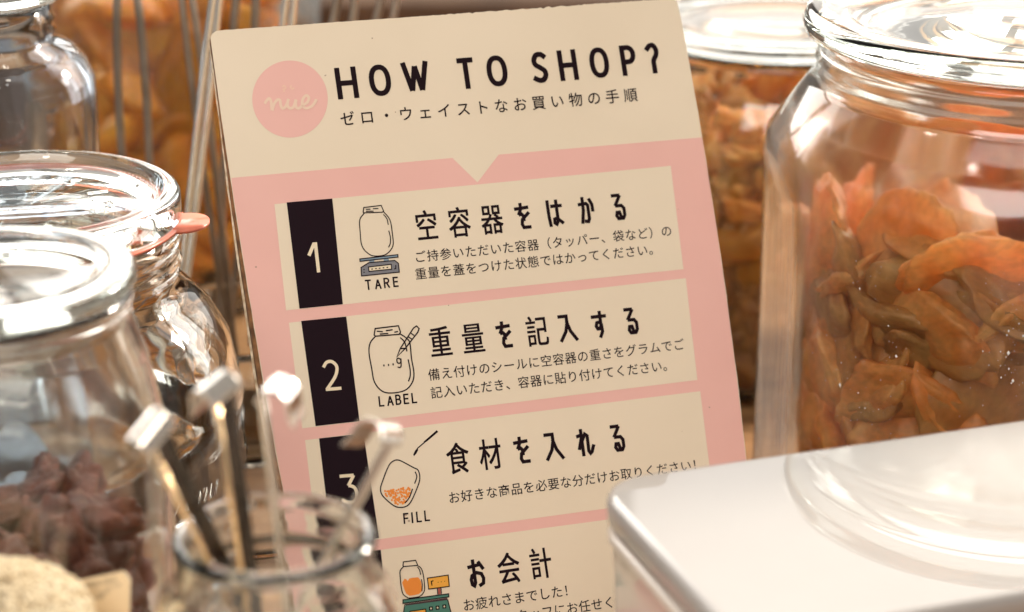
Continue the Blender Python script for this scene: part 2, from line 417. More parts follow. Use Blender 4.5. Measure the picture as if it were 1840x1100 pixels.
# ---- glyphs
_g = {}
def glyph(ch, off=0.0):
    k = (ch, off)
    if k not in _g:
        c = bpy.data.curves.new('glyph', 'FONT'); c.body = ch; c.resolution_u = 3; c.offset = off
        o = bpy.data.objects.new('glyph', c); C.objects.link(o); bpy.context.view_layer.update()
        me = bpy.data.meshes.new_from_object(o.evaluated_get(bpy.context.evaluated_depsgraph_get()))
        _g[k] = ([tuple(v.co) for v in me.vertices], [tuple(p.vertices) for p in me.polygons])
        bpy.data.objects.remove(o); bpy.data.curves.remove(c); bpy.data.meshes.remove(me)
    return _g[k]
EM = 0.985
def text_line(name, s, p0, p1, em_px, mat, z, parent, sx=1.0, off=0.006, last=None):
    """full-width characters; p0, p1 = photo places of the middles of the first and last cell"""
    a, b_ = uv(*p0), uv(*p1); n = len(s) - 1
    ax = (b_ - a).normalized(); ay = Vector((-ax.y, ax.x)); em = em_px / F * 0.93
    v, f = [], []
    for i, ch in enumerate(s):
        if ch == ' ': continue
        c = a + (b_ - a) * (i / n); gv, gf = glyph(ch, off); b0 = len(v)
        for x, y, _ in gv:
            q = c + ax * ((x / EM - 0.5) * em * sx) + ay * ((y / EM - 0.38) * em); v.append((q.x, q.y, z))
        f += [tuple(b0 + k for k in p) for p in gf]
    me = bpy.data.meshes.new(name); me.from_pydata(v, [], f); me.update(); me.materials.append(mat)
    o = bpy.data.objects.new(name, me); C.objects.link(o); o.parent = parent; return o
# stroke letters in a unit box
def arc(cx, cy, rx, ry, a0, a1, n=10):
    return [(cx + rx * math.cos(R(a0 + (a1 - a0) * k / n)), cy + ry * math.sin(R(a0 + (a1 - a0) * k / n))) for k in range(n + 1)]
O_ = arc(0.5, 0.5, 0.5, 0.5, 0, 360, 28)[:-1]
LET = {
 'H': [([(0, 0), (0, 1)], 0), ([(1, 0), (1, 1)], 0), ([(0, .5), (1, .5)], 0)],
 'O': [([(0.5 + math.copysign(abs(2 * x - 1) ** .88, x - .5) / 2, 0.5 + math.copysign(abs(2 * y - 1) ** .88, y - .5) / 2) for x, y in O_], 1)],
 'W': [([(0, 1), (.27, 0), (.5, .93), (.73, 0), (1, 1)], 0)],
 'T': [([(0, 1), (1, 1)], 0), ([(.5, 1), (.5, 0)], 0)],
 'S': [(smooth_pts([(.95, .93), (.72, 1.0), (.3, .98), (.06, .8), (.13, .62), (.5, .5), (.9, .36), (.96, .18), (.72, .02), (.35, 0), (.02, .07)], 4), 0)],
 'P': [([(0, 0), (0, 1), (.45, 1)] + arc(.5, .72, .5, .28, 80, -80, 10) + [(.45, .44), (0, .44)], 0)],
 '?': [(smooth_pts([(.0, .9), (.3, 1.0), (.7, 1.0), (.98, .82), (.9, .62), (.6, .46), (.52, .36), (.52, .24)], 4), 0), ([(.52, .11), (.52, 0)], 0)],
 'A': [([(0, 0), (.5, 1), (1, 0)], 0), ([(.2, .33), (.8, .33)], 0)],
 'R': [([(0, 0), (0, 1), (.45, 1)] + arc(.5, .75, .5, .25, 80, -80, 8) + [(.45, .5), (0, .5)], 0), ([(.5, .5), (1, 0)], 0)],
 'E': [([(1, 1), (0, 1), (0, 0), (1, 0)], 0), ([(0, .52), (.9, .52)], 0)],
 'L': [([(0, 1), (0, 0), (1, 0)], 0)],
 'B': [([(0, 0), (0, 1), (.45, 1)] + arc(.5, .77, .42, .23, 80, -80, 8) + [(.45, .54), (0, .54)], 0), ([(.45, .54)] + arc(.5, .27, .5, .27, 80, -80, 8) + [(.45, 0), (0, 0)], 0)],
 'F': [([(1, 1), (0, 1), (0, 0)], 0), ([(0, .5), (.85, .5)], 0)],
 'I': [([(.5, 0), (.5, 1)], 0)],
 '1': [([(.0, .64), (.55, 1), (.72, 1), (.72, 0)], 0)],
 '2': [(smooth_pts([(.03, .86), (.25, .99), (.6, 1), (.9, .85), (.92, .66), (.7, .4), (.1, .02)], 4) + [(.1, 0), (1, 0)], 0)],
 '3': [([(.0, 1), (.9, 1), (.45, .62)] + smooth_pts([(.55, .62), (.85, .55), (1, .38), (.97, .15), (.7, .0), (.3, 0), (.02, .08)], 4), 0)],
 '4': [([(.75, 0), (.75, 1), (0, .3), (1, .3)], 0)],
 'を': [([(0, .83), (.95, .86)], 0), ([(.42, 1), (.42, .82), (.18, .56), (.42, .6), (.56, .52), (.58, .36)], 0), ([(.98, .6), (.45, .36), (.38, .16), (.5, .02), (1, .02)], 0)],
 'は': [([(.04, 1), (.04, .4), (.1, 0)], 0), ([(.36, .8), (1, .8)], 0), ([(.7, 1), (.7, .16), (.56, .02), (.42, .08), (.44, .24), (.64, .28), (1, .08)], 0)],
 'か': [([(0, .76), (.5, .78), (.62, .7), (.62, .12), (.52, 0), (.36, .02)], 0), ([(.26, 1), (.24, .5), (.08, 0)], 0), ([(.8, .92), (.95, .72), (.96, .48)], 0)],
 'る': [([(.02, 1), (.74, 1), (.14, .55), (.78, .55), (1, .42), (1, .14), (.82, 0), (.34, 0), (.18, .12), (.26, .27), (.5, .27), (.6, .1)], 0)],
 'す': [([(0, .84), (1, .84)], 0), ([(.62, 1), (.62, .45), (.5, .32), (.32, .32), (.22, .44), (.3, .58), (.52, .6), (.66, .5), (.68, .2), (.5, 0)], 0)],
 'れ': [([(.25, 1), (.25, 0)], 0), ([(0, .78), (.3, .82), (.02, .28)], 0), ([(.1, .38), (.5, .84), (.66, .76), (.64, .12), (.74, .02), (.86, .08), (1, .3)], 0)],
 '入': [([(.04, 1), (.5, 1), (.5, .72), (.36, .36), (.02, 0)], 0), ([(.5, .72), (.66, .36), (1, 0)], 0)],
 'お': [([(0, .78), (.66, .82)], 0), ([(.33, 1), (.33, .12), (.22, 0), (.08, .06), (.04, .26), (.14, .42), (.5, .52), (.86, .45), (.98, .26), (.92, .06), (.7, 0)], 0), ([(.78, .9), (1, .68)], 0)],
}
def letters(name, items, h_px, w_px, mat, z, parent, dirn=(1000, -82)):
    """items: (char, middle x, middle y, width px)"""
    lines = []; 
    for ch, cx, cy, wd in items:
        c = uv(cx, cy); ax = (uv(cx + dirn[0] * .02, cy + dirn[1] * .02) - c).normalized(); ay = Vector((-ax.y, ax.x))
        k = 0.93 / F; hh = (h_px - w_px) * k; ww = (wd - w_px) * k
        for pts, cl in LET[ch]:
            lines.append(([c + ax * ((x - .5) * ww) + ay * ((y - .5) * hh) for x, y in pts], cl))
        # square terminals: lengthen open ends by half a stroke
    out = []
    for pts, cl in lines:
        if not cl:
            a = (pts[0] - pts[1]).normalized() * (w_px * .5 * .93 / F); b_ = (pts[-1] - pts[-2]).normalized() * (w_px * .5 * .93 / F)
            pts = [pts[0] + a] + pts[1:-1] + [pts[-1] + b_]
        out.append((pts, cl))
    return strokes(name, out, w_px * .93 / F, mat, z, parent)

ycap = lambda x: 149.3 - (x - 622.8) * 0.0805
letters('title_lettering', [(c, x, ycap(x), wd) for c, x, wd in
        [('H', 622.8, 40), ('O', 682.5, 41), ('W', 747, 51), ('T', 837.5, 31), ('O', 892.8, 40), ('S', 969.5, 31), ('H', 1020, 37), ('O', 1076.5, 38.5), ('P', 1129, 31), ('?', 1173, 27)]],
        59, 9.6, INK, Z3, sign)
text_line('subtitle_lettering', 'ゼロ・ウェイストなお買い物の手順', (624, 213.5), (1132.5, 171), 28, INK, Z3, sign)
# badge script, two small marks above it
def zpt(ox, oy, k): return lambda p: uv(ox + p[0] / k, oy + p[1] / k)
z1 = zpt(360, 0, 3.667)
scr = [[(424, 684), (438, 662), (455, 650), (466, 672), (472, 728), (484, 690), (506, 660), (524, 662), (530, 696), (542, 716), (560, 705), (572, 680)],
       [(580, 652), (574, 690), (588, 714), (614, 704), (630, 656)], [(630, 656), (628, 700), (646, 716), (668, 700)],
       [(668, 698), (704, 676), (714, 646), (698, 630), (676, 652), (672, 694), (694, 714), (732, 702), (754, 676), (764, 654)]]
strokes('badge_lettering', [([z1(q) for q in smooth_pts(s, 4)], 0) for s in scr], 0.00062 * 2.1 * .93, LOGO, Z3, badge)
strokes('badge_mark', [([z1(q) for q in smooth_pts([(540, 575), (552, 566), (562, 578), (552, 590), (540, 586)], 3)], 0), ([z1(q) for q in smooth_pts([(600, 562), (594, 576), (606, 588), (618, 578)], 3)], 0), ([z1(q) for q in [(558, 600), (545, 603)]], 0)], 0.0007, plain('very_faded_print', (0.86, 0.56, 0.44), 0.4), Z3, badge)

BOLD = [(dx * .00016, dy * .00012) for dx, dy in ((-1, -1), (1, -1), (1, 1), (-1, 1), (0, 0), (-1, 0), (1, 0))]
KW = dict(sx=0.73, off=0.0)
def heading(parent, kan, kana, px0, px1, n):
    """kan: (index, char) from the font; kana: stroked; px0/px1 middles of first/last"""
    for i, ch in kan:
        pass
    a, b_ = Vector(px0), Vector(px1); sl = (b_ - a) / (n - 1)
    if kan:
        v, f = [], []
        A, B = uv(*px0), uv(*px1); ax = (B - A).normalized(); ay = Vector((-ax.y, ax.x)); em = 59 / F * .93
        for i, ch in kan:
            c = A + (B - A) * (i / (n - 1)); gv, gf = glyph(ch, KW['off']); b0 = len(v)
            for h, (dx, dy) in enumerate(BOLD):
                b0 = len(v)
                for x, y, _ in gv:
                    q = c + ax * ((x / EM - .5) * em * KW['sx'] + dx) + ay * ((y / EM - .38) * em + dy); v.append((q.x, q.y, Z3 + h * 3e-6))
                f += [tuple(b0 + k for k in p) for p in gf]
        mesh('heading_lettering', v, f, INK, parent)
    it = []
    for i, ch, wd in kana:
        p = a + sl * i; it.append((ch, p.x, p.y, wd))
    letters('heading_lettering', it, 50.5, 6.4, INK, Z3, parent, dirn=(sl.x * 20, sl.y * 20))
P1, P2, P3, P4 = panels
heading(P1, [(0, '空'), (1, '容'), (2, '器')], [(3, 'を', 29), (4, 'は', 32), (5, 'か', 32), (6, 'る', 26)], (766, 405.6), (1111.5, 372), 7)
text_line('body_lettering', 'ご持参いただいた容器（タッパー、袋など）の', (754.5, 461.5), (1197, 415.5), 22.6, INK, Z3, P1)
text_line('body_lettering', '重量を蓋をつけた状態ではかってください。', (756, 492), (1175, 448), 22.6, INK, Z3, P1)
heading(P2, [(0, '重'), (1, '量'), (3, '記')], [(2, 'を', 29), (4, '入', 36), (5, 'す', 30), (6, 'る', 26)], (791, 614.5), (1134, 577), 7)
text_line('body_lettering', '備え付けのシールに空容器の重さをグラムでご', (779.6, 673.2), (1219, 619.5), 22.6, INK, Z3, P2)
text_line('body_lettering', '記入いただき、容器に貼り付けてください。', (784, 705.5), (1200.5, 656.6), 22.6, INK, Z3, P2)
heading(P3, [(0, '食'), (1, '材')], [(2, 'を', 29), (3, '入', 36), (4, 'れ', 34), (5, 'る', 26)], (822.2, 823.9), (1109.6, 787.5), 6)
text_line('body_lettering', 'お好きな商品を必要な分だけお取りください！', (815.7, 894), (1253, 834.5), 22.6, INK, Z3, P3)
heading(P4, [(1, '会'), (2, '計')], [(0, 'お', 31)], (856, 1030), (971, 1012.5), 3)
text_line('body_lettering', 'お疲れさまでした！', (842, 1087), (1022.6, 1060.5), 23, INK, Z3, P4)
text_line('body_lettering', 'スタッフにお任せください', (915.5, 1109.5), (1160, 1073), 23, INK, Z3, P4)
letters('number_lettering', [('1', 565.5, 463, 24)], 55, 6.2, CREAMTXT, Z4, P1)
letters('number_lettering', [('2', 595.6, 674.6, 31)], 55, 5.8, CREAMTXT, Z4, P2)
letters('number_lettering', [('3', 627.3, 878.6, 31)], 53, 5.8, CREAMTXT, Z4, P3)
letters('number_lettering', [('4', 655, 1090, 31)], 53, 5.8, CREAMTXT, Z4, P4)
letters('caption_lettering', [('T', 661.5, 512, 11), ('A', 679, 510.5, 12), ('R', 694.5, 508.5, 11), ('E', 710.5, 506.8, 10)], 19, 3.0, INK, Z3, P1)
letters('caption_lettering', [('L', 685, 721.5, 10), ('A', 701, 720, 12), ('B', 715.5, 718.5, 11), ('E', 729.5, 717, 10), ('L', 744, 715.6, 10)], 19, 3.0, INK, Z3, P2)
letters('caption_lettering', [('F', 729.4, 931.6, 10), ('I', 740.5, 930.5, 4), ('L', 752.5, 929, 10), ('L', 767, 927, 10)], 19.5, 3.0, INK, Z3, P3)

# ---- the four drawings
px = .93 / F
a_ = zpt(480, 330, 4.583)
def icon(name, parent, conv, fills, lines, wpx, dots=()):
    for i, (pts, mt) in enumerate(fills):
        flat(name, [[conv(q) for q in pts]], mt, Z3 + 8e-6 * (i + 1), parent)
    strokes(name, [([conv(q) for q in (smooth_pts(p, 4, cl) if sm else p)], cl) for p, sm, cl in lines], wpx * px, INK, Z3 + 1e-4, parent)
icon('jar_drawing', P1, a_,
     [([(840, 636), (882, 630), (882, 650), (842, 652)], BLUEP), ([(958, 622), (1000, 618), (1003, 640), (960, 644)], BLUEP),
      ([(762, 622), (1075, 586), (1077, 606), (764, 641)], BLUEP), ([(772, 692), (838, 652), (1050, 634), (1080, 658), (1087, 730), (776, 762)], GREYP),
      ([(833, 688), (1020, 666), (1024, 706), (838, 724)], CREAMTXT)],
     [([(795, 198), (938, 181), (958, 228), (946, 237), (792, 242), (790, 232)], 0, 1),
      ([(800, 244), (762, 298), (764, 390), (780, 515), (840, 583), (900, 598), (980, 582), (1034, 515), (1030, 415), (1010, 300), (958, 234)], 1, 0),
      ([(955, 254), (985, 290), (996, 340)], 1, 0), ([(1000, 388), (1013, 440), (1013, 492), (998, 526)], 1, 0),
      ([(812, 213), (850, 212)], 0, 0), ([(870, 208), (915, 206)], 0, 0), ([(812, 229), (875, 228)], 0, 0),
      ([(762, 622), (1075, 586), (1077, 606), (764, 641)], 0, 1), ([(772, 692), (838, 652), (1050, 634), (1080, 658), (1087, 730), (776, 762)], 0, 1),
      ([(833, 688), (1020, 666), (1024, 706), (838, 724)], 0, 1), ([(856, 706), (870, 704)], 0, 0), ([(888, 702), (902, 700)], 0, 0), ([(918, 699), (932, 697)], 0, 0), ([(950, 695), (964, 694)], 0, 0), ([(982, 692), (996, 690)], 0, 0),
      ([(1045, 705), (1058, 700), (1058, 672)], 0, 0), ([(792, 710), (802, 709)], 0, 0), ([(792, 732), (802, 731)], 0, 0)], 1.9)
b_ = zpt(500, 540, 4.583)
icon('jar_drawing', P2, b_, [],
     [([(797, 232), (988, 209), (1005, 262), (994, 280), (800, 295), (788, 285)], 0, 1),
      ([(798, 297), (756, 350), (746, 430), (768, 560), (790, 670), (850, 745), (930, 763), (1040, 742), (1100, 680), (1116, 600), (1096, 480), (1082, 350), (1050, 308), (1000, 274)], 1, 0),
      ([(1002, 306), (1040, 345), (1058, 420)], 1, 0), ([(1068, 486), (1083, 560), (1085, 622), (1070, 668)], 1, 0),
      ([(975, 466), (1003, 398), (1112, 228), (1138, 211), (1158, 232), (1148, 262), (1045, 395)], 0, 1),
      ([(1003, 398), (1045, 395)], 0, 0), ([(1068, 300), (1098, 318)], 0, 0), ([(1088, 268), (1118, 290)], 0, 0),
      ([(1010, 488), (985, 476), (974, 492), (984, 516), (1006, 512), (1008, 478), (1010, 535), (1000, 553), (982, 548)], 1, 0),
      ([(868, 528), (869, 544)], 0, 0), ([(906, 524), (907, 540)], 0, 0), ([(944, 519), (945, 535)], 0, 0),
      ([(810, 254), (860, 258)], 0, 0), ([(885, 250), (940, 242)], 0, 0), ([(835, 278), (905, 272)], 0, 0), ([(955, 262), (985, 256)], 0, 0)], 2.3)
c_ = zpt(600, 740, 4.582)
hexp = [(530, 398), (580, 420), (650, 458), (692, 482), (706, 545), (690, 612), (640, 728), (600, 776), (545, 788), (490, 772), (405, 698), (382, 640), (400, 570), (450, 445), (490, 405)]
rnd = random.Random(3); grains = []
for k in range(150):
    x = rnd.uniform(408, 640); y = rnd.uniform(612, 762)
    if y < 655 - (x - 400) * 0.17: continue
    if y > 690 + (x - 400) * 0.62: continue
    if x > 690 - (y - 560) * 0.52: continue
    if y > 1010 - (x - 400) * 1.15: continue
    grains.append([c_((x + 9 * math.cos(t * PI / 4), y + 9 * math.sin(t * PI / 4))) for t in range(8)])
flat('grain_drawing', grains, ORANGE, Z3 + 2e-5, P3, 3e-7)
icon('jar_drawing', P3, c_, [([(845, 152), (858, 166), (765, 245), (742, 258), (738, 246)], INK), ([(690, 292), (692, 318), (678, 345), (658, 366), (652, 354), (666, 322)], INK)],
     [(hexp, 1, 1), ([(667, 494), (681, 535), (663, 592)], 1, 0), ([(646, 634), (620, 706), (583, 752)], 1, 0), ([(745, 252), (712, 280), (688, 300)], 1, 0)], 2.1)
d_ = zpt(700, 1000, 11.0)
g4 = [(245, 520), (290, 440), (325, 448), (352, 488), (390, 436), (450, 422), (560, 412), (590, 440), (622, 500), (632, 600), (634, 690), (585, 742), (490, 765), (395, 780), (325, 735), (285, 640)]
icon('checkout_drawing', P4, d_,
     [(g4, ORANGE), ([(745, 430), (1155, 368), (1177, 592), (770, 646)], AMBER), ([(955, 618), (1000, 612), (1010, 745), (960, 752)], REDP),
      ([(262, 858), (1165, 738), (1168, 800), (262, 930)], TEAL), ([(310, 940), (1140, 820), (1145, 862), (312, 978)], plain('dark_plum_print', (0.05, 0.02, 0.025), 0.4)),
      ([(300, 975), (1150, 860), (1260, 1300), (230, 1420)], TEAL), ([(395, 1085), (710, 1040), (725, 1200), (400, 1240)], AMBER)]
     + [([(x - 38, y - 38), (x + 36, y - 44), (x + 40, y + 36), (x - 36, y + 42)], INK) for x, y in ((815, 1030), (945, 1014), (1078, 990))]
     + [([(x - 14, y - 16), (x + 14, y - 18), (x + 16, y + 14), (x - 12, y + 16)], CREAMTXT) for x, y in ((815, 1030), (945, 1014), (1078, 990))],
     [([(270, 108), (512, 78), (550, 165), (540, 178), (272, 200), (262, 185)], 0, 1),
      ([(268, 208), (206, 285), (208, 420), (230, 620), (268, 750), (370, 825)], 1, 0), ([(370, 825), (480, 812), (600, 785), (680, 690), (686, 560), (660, 350), (620, 235), (550, 180)], 1, 0),
      ([(548, 205), (590, 270), (610, 365)], 1, 0), ([(628, 450), (642, 560), (636, 690)], 1, 0),
      ([(745, 430), (1155, 368), (1177, 592), (770, 646)], 0, 1), ([(835, 575), (822, 490), (865, 482)], 0, 0),
      ([(955, 505), (958, 515)], 0, 0), ([(1018, 496), (1021, 506)], 0, 0), ([(1085, 486), (1088, 496)], 0, 0),
      ([(942, 630), (950, 752)], 0, 0), ([(1012, 622), (1020, 742)], 0, 0),
      ([(262, 858), (1165, 738), (1168, 800), (262, 930)], 0, 1), ([(300, 945), (290, 1000), (230, 1420)], 0, 0), ([(1145, 850), (1260, 1300)], 0, 0),
      ([(395, 1085), (710, 1040), (725, 1200)], 0, 0), ([(395, 1085), (400, 1240)], 0, 0)], 1.9)

# ------------------------------------------------------------------ chunks of food
def blob(name, sx, sy, sz, seed, sub=3, amp=0.22, freq=1.6, curl=0.0):
    bm = bmesh.new(); bmesh.ops.create_icosphere(bm, subdivisions=sub, radius=1)
    for v in bm.verts:
        n = noise.noise(v.co * freq + Vector((seed * 7.3, seed, 0))) * amp + noise.noise(v.co * freq * 3.1 + Vector((0, seed * 3.7, 9))) * amp * 0.45
        v.co *= 1 + n
        v.co.x *= sx; v.co.y *= sy; v.co.z *= sz
        v.co.z += curl * ((v.co.x / sx) ** 2 - 0.5 * (v.co.y / sy)) * sx + 0.12 * sx * noise.noise(Vector((v.co.x / sx * 1.8 + seed, v.co.y / sy * 1.8, 0)))
    me = bpy.data.meshes.new(name); bm.to_mesh(me); bm.free()
    me.polygons.foreach_set('use_smooth', [True] * len(me.polygons)); return me
def fill(name, metas, mat, axis, r_at, z0, z1, n, label, cat, group, rnd, flatness=0.5, top=None, rmin=0.25, stand=0.0, lim=1.0):
    """n pieces laid in rising layers inside a jar; only the part of the pile near the glass is built"""
    for me in metas:
        if not me.materials: me.materials.append(mat)
    k = 0; ga = 2.39996
    for i in range(n):
        z = z0 + (z1 - z0) * (i + rnd.random() * 0.8) / n
        a = i * ga + rnd.uniform(-.3, .3)
        r = r_at(z) * (rmin + (1 - rmin) * math.sqrt(rnd.random()))
        me = rnd.choice(metas); o = bpy.data.objects.new(name, me); C.objects.link(o)
        o.location = (axis[0] + r * math.sin(a), axis[1] - r * math.cos(a), z)
        if rnd.random() < stand:            # leaning against the glass, broad side outward
            o.rotation_euler = (Matrix.Rotation(a + rnd.gauss(0, .3), 3, 'Z') @ Matrix.Rotation(PI / 2 + rnd.gauss(0, .35), 3, 'X') @ Matrix.Rotation(rnd.uniform(0, 2 * PI), 3, 'Z')).to_euler()
            o.location.x = axis[0] + r_at(z) * 1.09 * math.sin(a); o.location.y = axis[1] - r_at(z) * 1.09 * math.cos(a)
        else:
            o.rotation_euler = (rnd.gauss(0, flatness), rnd.gauss(0, flatness), rnd.uniform(0, 2 * PI))
        s = rnd.uniform(0.8, 1.12); o.scale = (s, s, s)
        mw = o.rotation_euler.to_matrix() * s; far = 0            # keep the piece inside the glass
        for q in list(me.vertices)[::5]:
            p = mw @ q.co; far = max(far, math.hypot(p.x + o.location.x - axis[0], p.y + o.location.y - axis[1]))
        if far > lim:
            dx, dy = o.location.x - axis[0], o.location.y - axis[1]; dd = math.hypot(dx, dy); kk = max(0, dd - (far - lim) * 1.08) / dd
            o.location.x = axis[0] + dx * kk; o.location.y = axis[1] + dy * kk
        lay = ('lower', 'middle', 'upper')[min(2, int(3 * (z - z0) / (z1 - z0)))]; aa = a % (2 * PI)
        side = 'front' if aa < PI / 4 or aa > 7 * PI / 4 else 'right' if aa < 3 * PI / 4 else 'back' if aa < 5 * PI / 4 else 'left'
        tag(o, label + ', %s part, %s side' % (lay, side), cat, group)

# ------------------------------------------------------------------ right jar, eight-sided, in focus
def right_jar():
    Y = 0.965; X = at(1858, 200, Y).x; RB = 0.1235
    t = empty('glass_jar', (X, Y, 0.0), 'large eight-sided clear glass jar of dried fruit slices at right', 'jar')
    H = lambda py: at(1390, py, Y).z
    zs = H(262)
    def shp(th, r, z):
        k = max(0, min(1, (zs + 0.006 - z) / 0.03)); k = k * k * (3 - 2 * k)
        return 1 + (octo(-th) - 1) * k
    zn, zt = H(140), H(70)
    prof = [(0.100, 0.0), (0.117, 0.003), (RB, 0.012)] + [(RB, 0.012 + (zs - 0.03) * k / 6) for k in range(1, 6)] + \
           [(RB, zs - 0.018), (RB - 0.0012, zs - 0.008), (RB - 0.005, zs + 0.004), (RB - 0.012, zs + 0.014), (0.101, zn - 0.003), (0.0965, zn + 0.0005),
            (0.0975, zn + 0.003), (0.0955, zn + 0.0055), (0.0980, zn + 0.008), (0.0955, zn + 0.0105), (0.0975, zn + 0.0125), (0.0945, zt - 0.001), (0.094, zt)]
    lathe('body', shell(prof, 0.0042, 0.008), GLASS_D, t, 128, shp, wob=0.0006, seed=2)
    lid = [(0, zt + 0.0005), (0.088, zt + 0.0005), (0.0945, zt + 0.0008), (0.1035, zt + 0.003), (0.1045, zt + 0.007), (0.1025, zt + 0.0115), (0.0985, zt + 0.0135),
           (0.092, zt + 0.0135), (0.086, zt + 0.012), (0.080, zt + 0.0065), (0.070, zt + 0.0055), (0.050, zt + 0.008), (0.03, zt + 0.012), (0, zt + 0.0135)]
    lathe('lid', lid, GLASS_LID, t, 128, wob=0.0003, seed=5)
    # dust stuck to the outside
    rnd = random.Random(11); v, f = [], []
    cl = [(rnd.uniform(-.95, .5), rnd.uniform(0.06, 0.2)) for _ in range(22)]
    for k in range(620):
        if rnd.random() < .72:
            c = rnd.choice(cl); th = c[0] + rnd.gauss(0, .05); z = c[1] + rnd.gauss(0, .009)
        else: th = rnd.uniform(-1.1, .6); z = rnd.uniform(.04, .215)
        if z > zs - 0.02: continue
        r = RB * octo(-th) + 0.0001; s = min(0.0007, rnd.expovariate(1 / 0.00012) + 0.00007)
        c = Vector((r * math.sin(th), -r * math.cos(th), z)); tx = Vector((math.cos(th), math.sin(th), 0)); nn = Vector((math.sin(th), -math.cos(th), 0)); b0 = len(v)
        e = rnd.uniform(.6, 1.8)
        for dx, dz, dn in ((-1, 0, 0), (1, 0, 0), (0, e, 0), (0, -e, 0), (0, 0, 1)):
            v.append(c + tx * dx * s + Vector((0, 0, dz * s)) + nn * dn * s * .6)
        f += [(b0, b0 + 3, b0 + 4), (b0 + 3, b0 + 1, b0 + 4), (b0 + 1, b0 + 2, b0 + 4), (b0 + 2, b0, b0 + 4)]
    tag(mesh('dust', v, f, plain('white_dust', (0.9, 0.88, 0.84), 0.6), t), kind='stuff')
    mets = [blob('dried_slice', 0.033, 0.025, 0.0085, s, 4, 0.24, 1.5, 0.2) for s in range(9)]
    rnd = random.Random(5)
    fill('dried_slice', mets, SLICE, (X, Y), lambda z: 0.088, 0.018, 0.176, 200, 'dried fruit slice in the large right jar', 'dried fruit', 'dried slices in the large right jar', rnd, 0.7, rmin=.45, stand=.5, lim=.1065)
    return X, Y
right_jar()

# ------------------------------------------------------------------ jar behind it, out of focus
def rear_right_jar():
    Y = 1.22; X = at(1400, 200, Y).x; r = rad(265, 300, Y)
    t = empty('glass_jar', (X, Y, 0), 'blurred glass jar of orange snacks standing behind the board at right', 'jar')
    H = lambda py: at(1400, py, Y).z
    z = H(150)
    prof = [(r * .85, 0), (r * .97, .004), (r, .012), (r, z * .5), (r, z - .02), (r * .97, z - .006), (r * .9, z + .004), (r * .86, z + .010), (r * .88, z + .014), (r * .86, z + .018), (r * .88, z + .022), (r * .85, H(62))]
    lathe('body', shell(prof, .0035, .006), GLASS, t, 96, wob=.0008, seed=8)
    zt = H(62)
    lathe('lid', [(0, zt), (r * .86, zt), (r * .96, zt + .003), (r * .97, zt + .009), (r * .93, zt + .014), (r * .84, zt + .013), (r * .78, zt + .007), (r * .5, zt + .008), (0, zt + .012)], GLASS_LID, t, 96, wob=.0003, seed=9)
    rnd = random.Random(21)
    m1 = [blob('snack_piece', .019, .014, .011, s + 30, 3, .25, 1.5, .1) for s in range(5)]
    m2 = [blob('dried_chunk', .032, .021, .012, s + 40, 3, .22, 1.5, .2) for s in range(5)]
    fill('snack_piece', m1, NUT, (X, Y), lambda z: r - .024, .015, H(455), 120, 'roasted snack deep in the rear right jar', 'snack', 'roasted snacks in the rear right jar', rnd, 1.0, rmin=.5, lim=r - .0055)
    fill('dried_chunk', m2, MANGO, (X, Y), lambda z: r - .034, H(450), H(385), 14, 'long yellow dried fruit piece halfway up the rear right jar', 'dried fruit', 'yellow chunks in the rear right jar', rnd, .3, rmin=.6, lim=r - .0055)
    m3 = [blob('dried_granule', .015, .009, .006, s + 130, 3, .45, 1.9, .2) for s in range(4)]
    fill('dried_granule', m3, GRANULE, (X, Y), lambda z: r - .02, H(385), H(165), 170, 'small orange dried cube high in the rear right jar', 'dried fruit', 'orange cubes in the rear right jar', rnd, 1.2, rmin=.55, lim=r - .0055)
rear_right_jar()

# ------------------------------------------------------------------ big jar of orange fruit behind the utensils
def rear_left_jar():
    Y = 1.36; X = at(330, 200, Y).x; r = rad(250, 200, Y)
    t = empty('glass_jar', (X, Y, 0), 'big blurred glass jar of orange dried fruit behind the tongs at left', 'jar')
    H = lambda py: at(330, py, Y).z
    z = H(-120)
    prof = [(r * .85, 0), (r * .97, .004), (r, .012), (r, z * .5), (r, z - .02), (r * .95, z), (r * .86, z + .012), (r * .86, z + .03)]
    lathe('body', shell(prof, .004, .006), GLASS, t, 80, wob=.0008, seed=12)
    lathe('lid', [(0, z + .031), (r * .9, z + .031), (r * .93, z + .036), (r * .9, z + .042), (0, z + .042)], GLASS_LID, t, 64)
    rnd = random.Random(31)
    m2 = [blob('dried_chunk', .040, .028, .014, s + 60, 3, .22, 1.5, .25) for s in range(5)]
    fill('dried_chunk', m2, MANGO, (X, Y), lambda z: r - .04, .015, H(-70), 110, 'orange dried fruit chunk in the jar behind tongs', 'dried fruit', 'orange chunks in the rear left jar', rnd, .8, rmin=.45, lim=r - .006)
rear_left_jar()

# ------------------------------------------------------------------ empty jar at the top left
def top_left_jar():
    Y = 1.03; X = at(-15, 150, Y).x; r = rad(183, 200, Y)
    t = empty('glass_jar', (X, Y, 0), 'tall empty clear glass jar cut off by the top left corner', 'jar')
    H = lambda py: at(0, py, Y).z
    prof = [(r * .8, 0), (r * .96, .004), (r, .012), (r, H(400)), (r, H(180)), (r * .985, H(140)), (r * .92, H(108)), (r * .78, H(84)), (r * .66, H(74)), (r * .62, H(66)), (r * .66, H(56)), (r * .62, H(46)), (r * .66, H(34)), (r * .62, H(22)), (r * .62, H(5))]
    lathe('body', shell(prof, .0036, .006), glass('bluish_glass', (0.91, 0.945, 0.985), bump_s=.4), t, 96, wob=.001, seed=15)
    zt = H(5)
    lathe('lid', [(0, zt + .0005), (r * .62, zt + .0005), (r * .72, zt + .002), (r * .73, zt + .006), (r * .7, zt + .01), (0, zt + .01)], GLASS_LID, t, 80)
top_left_jar()

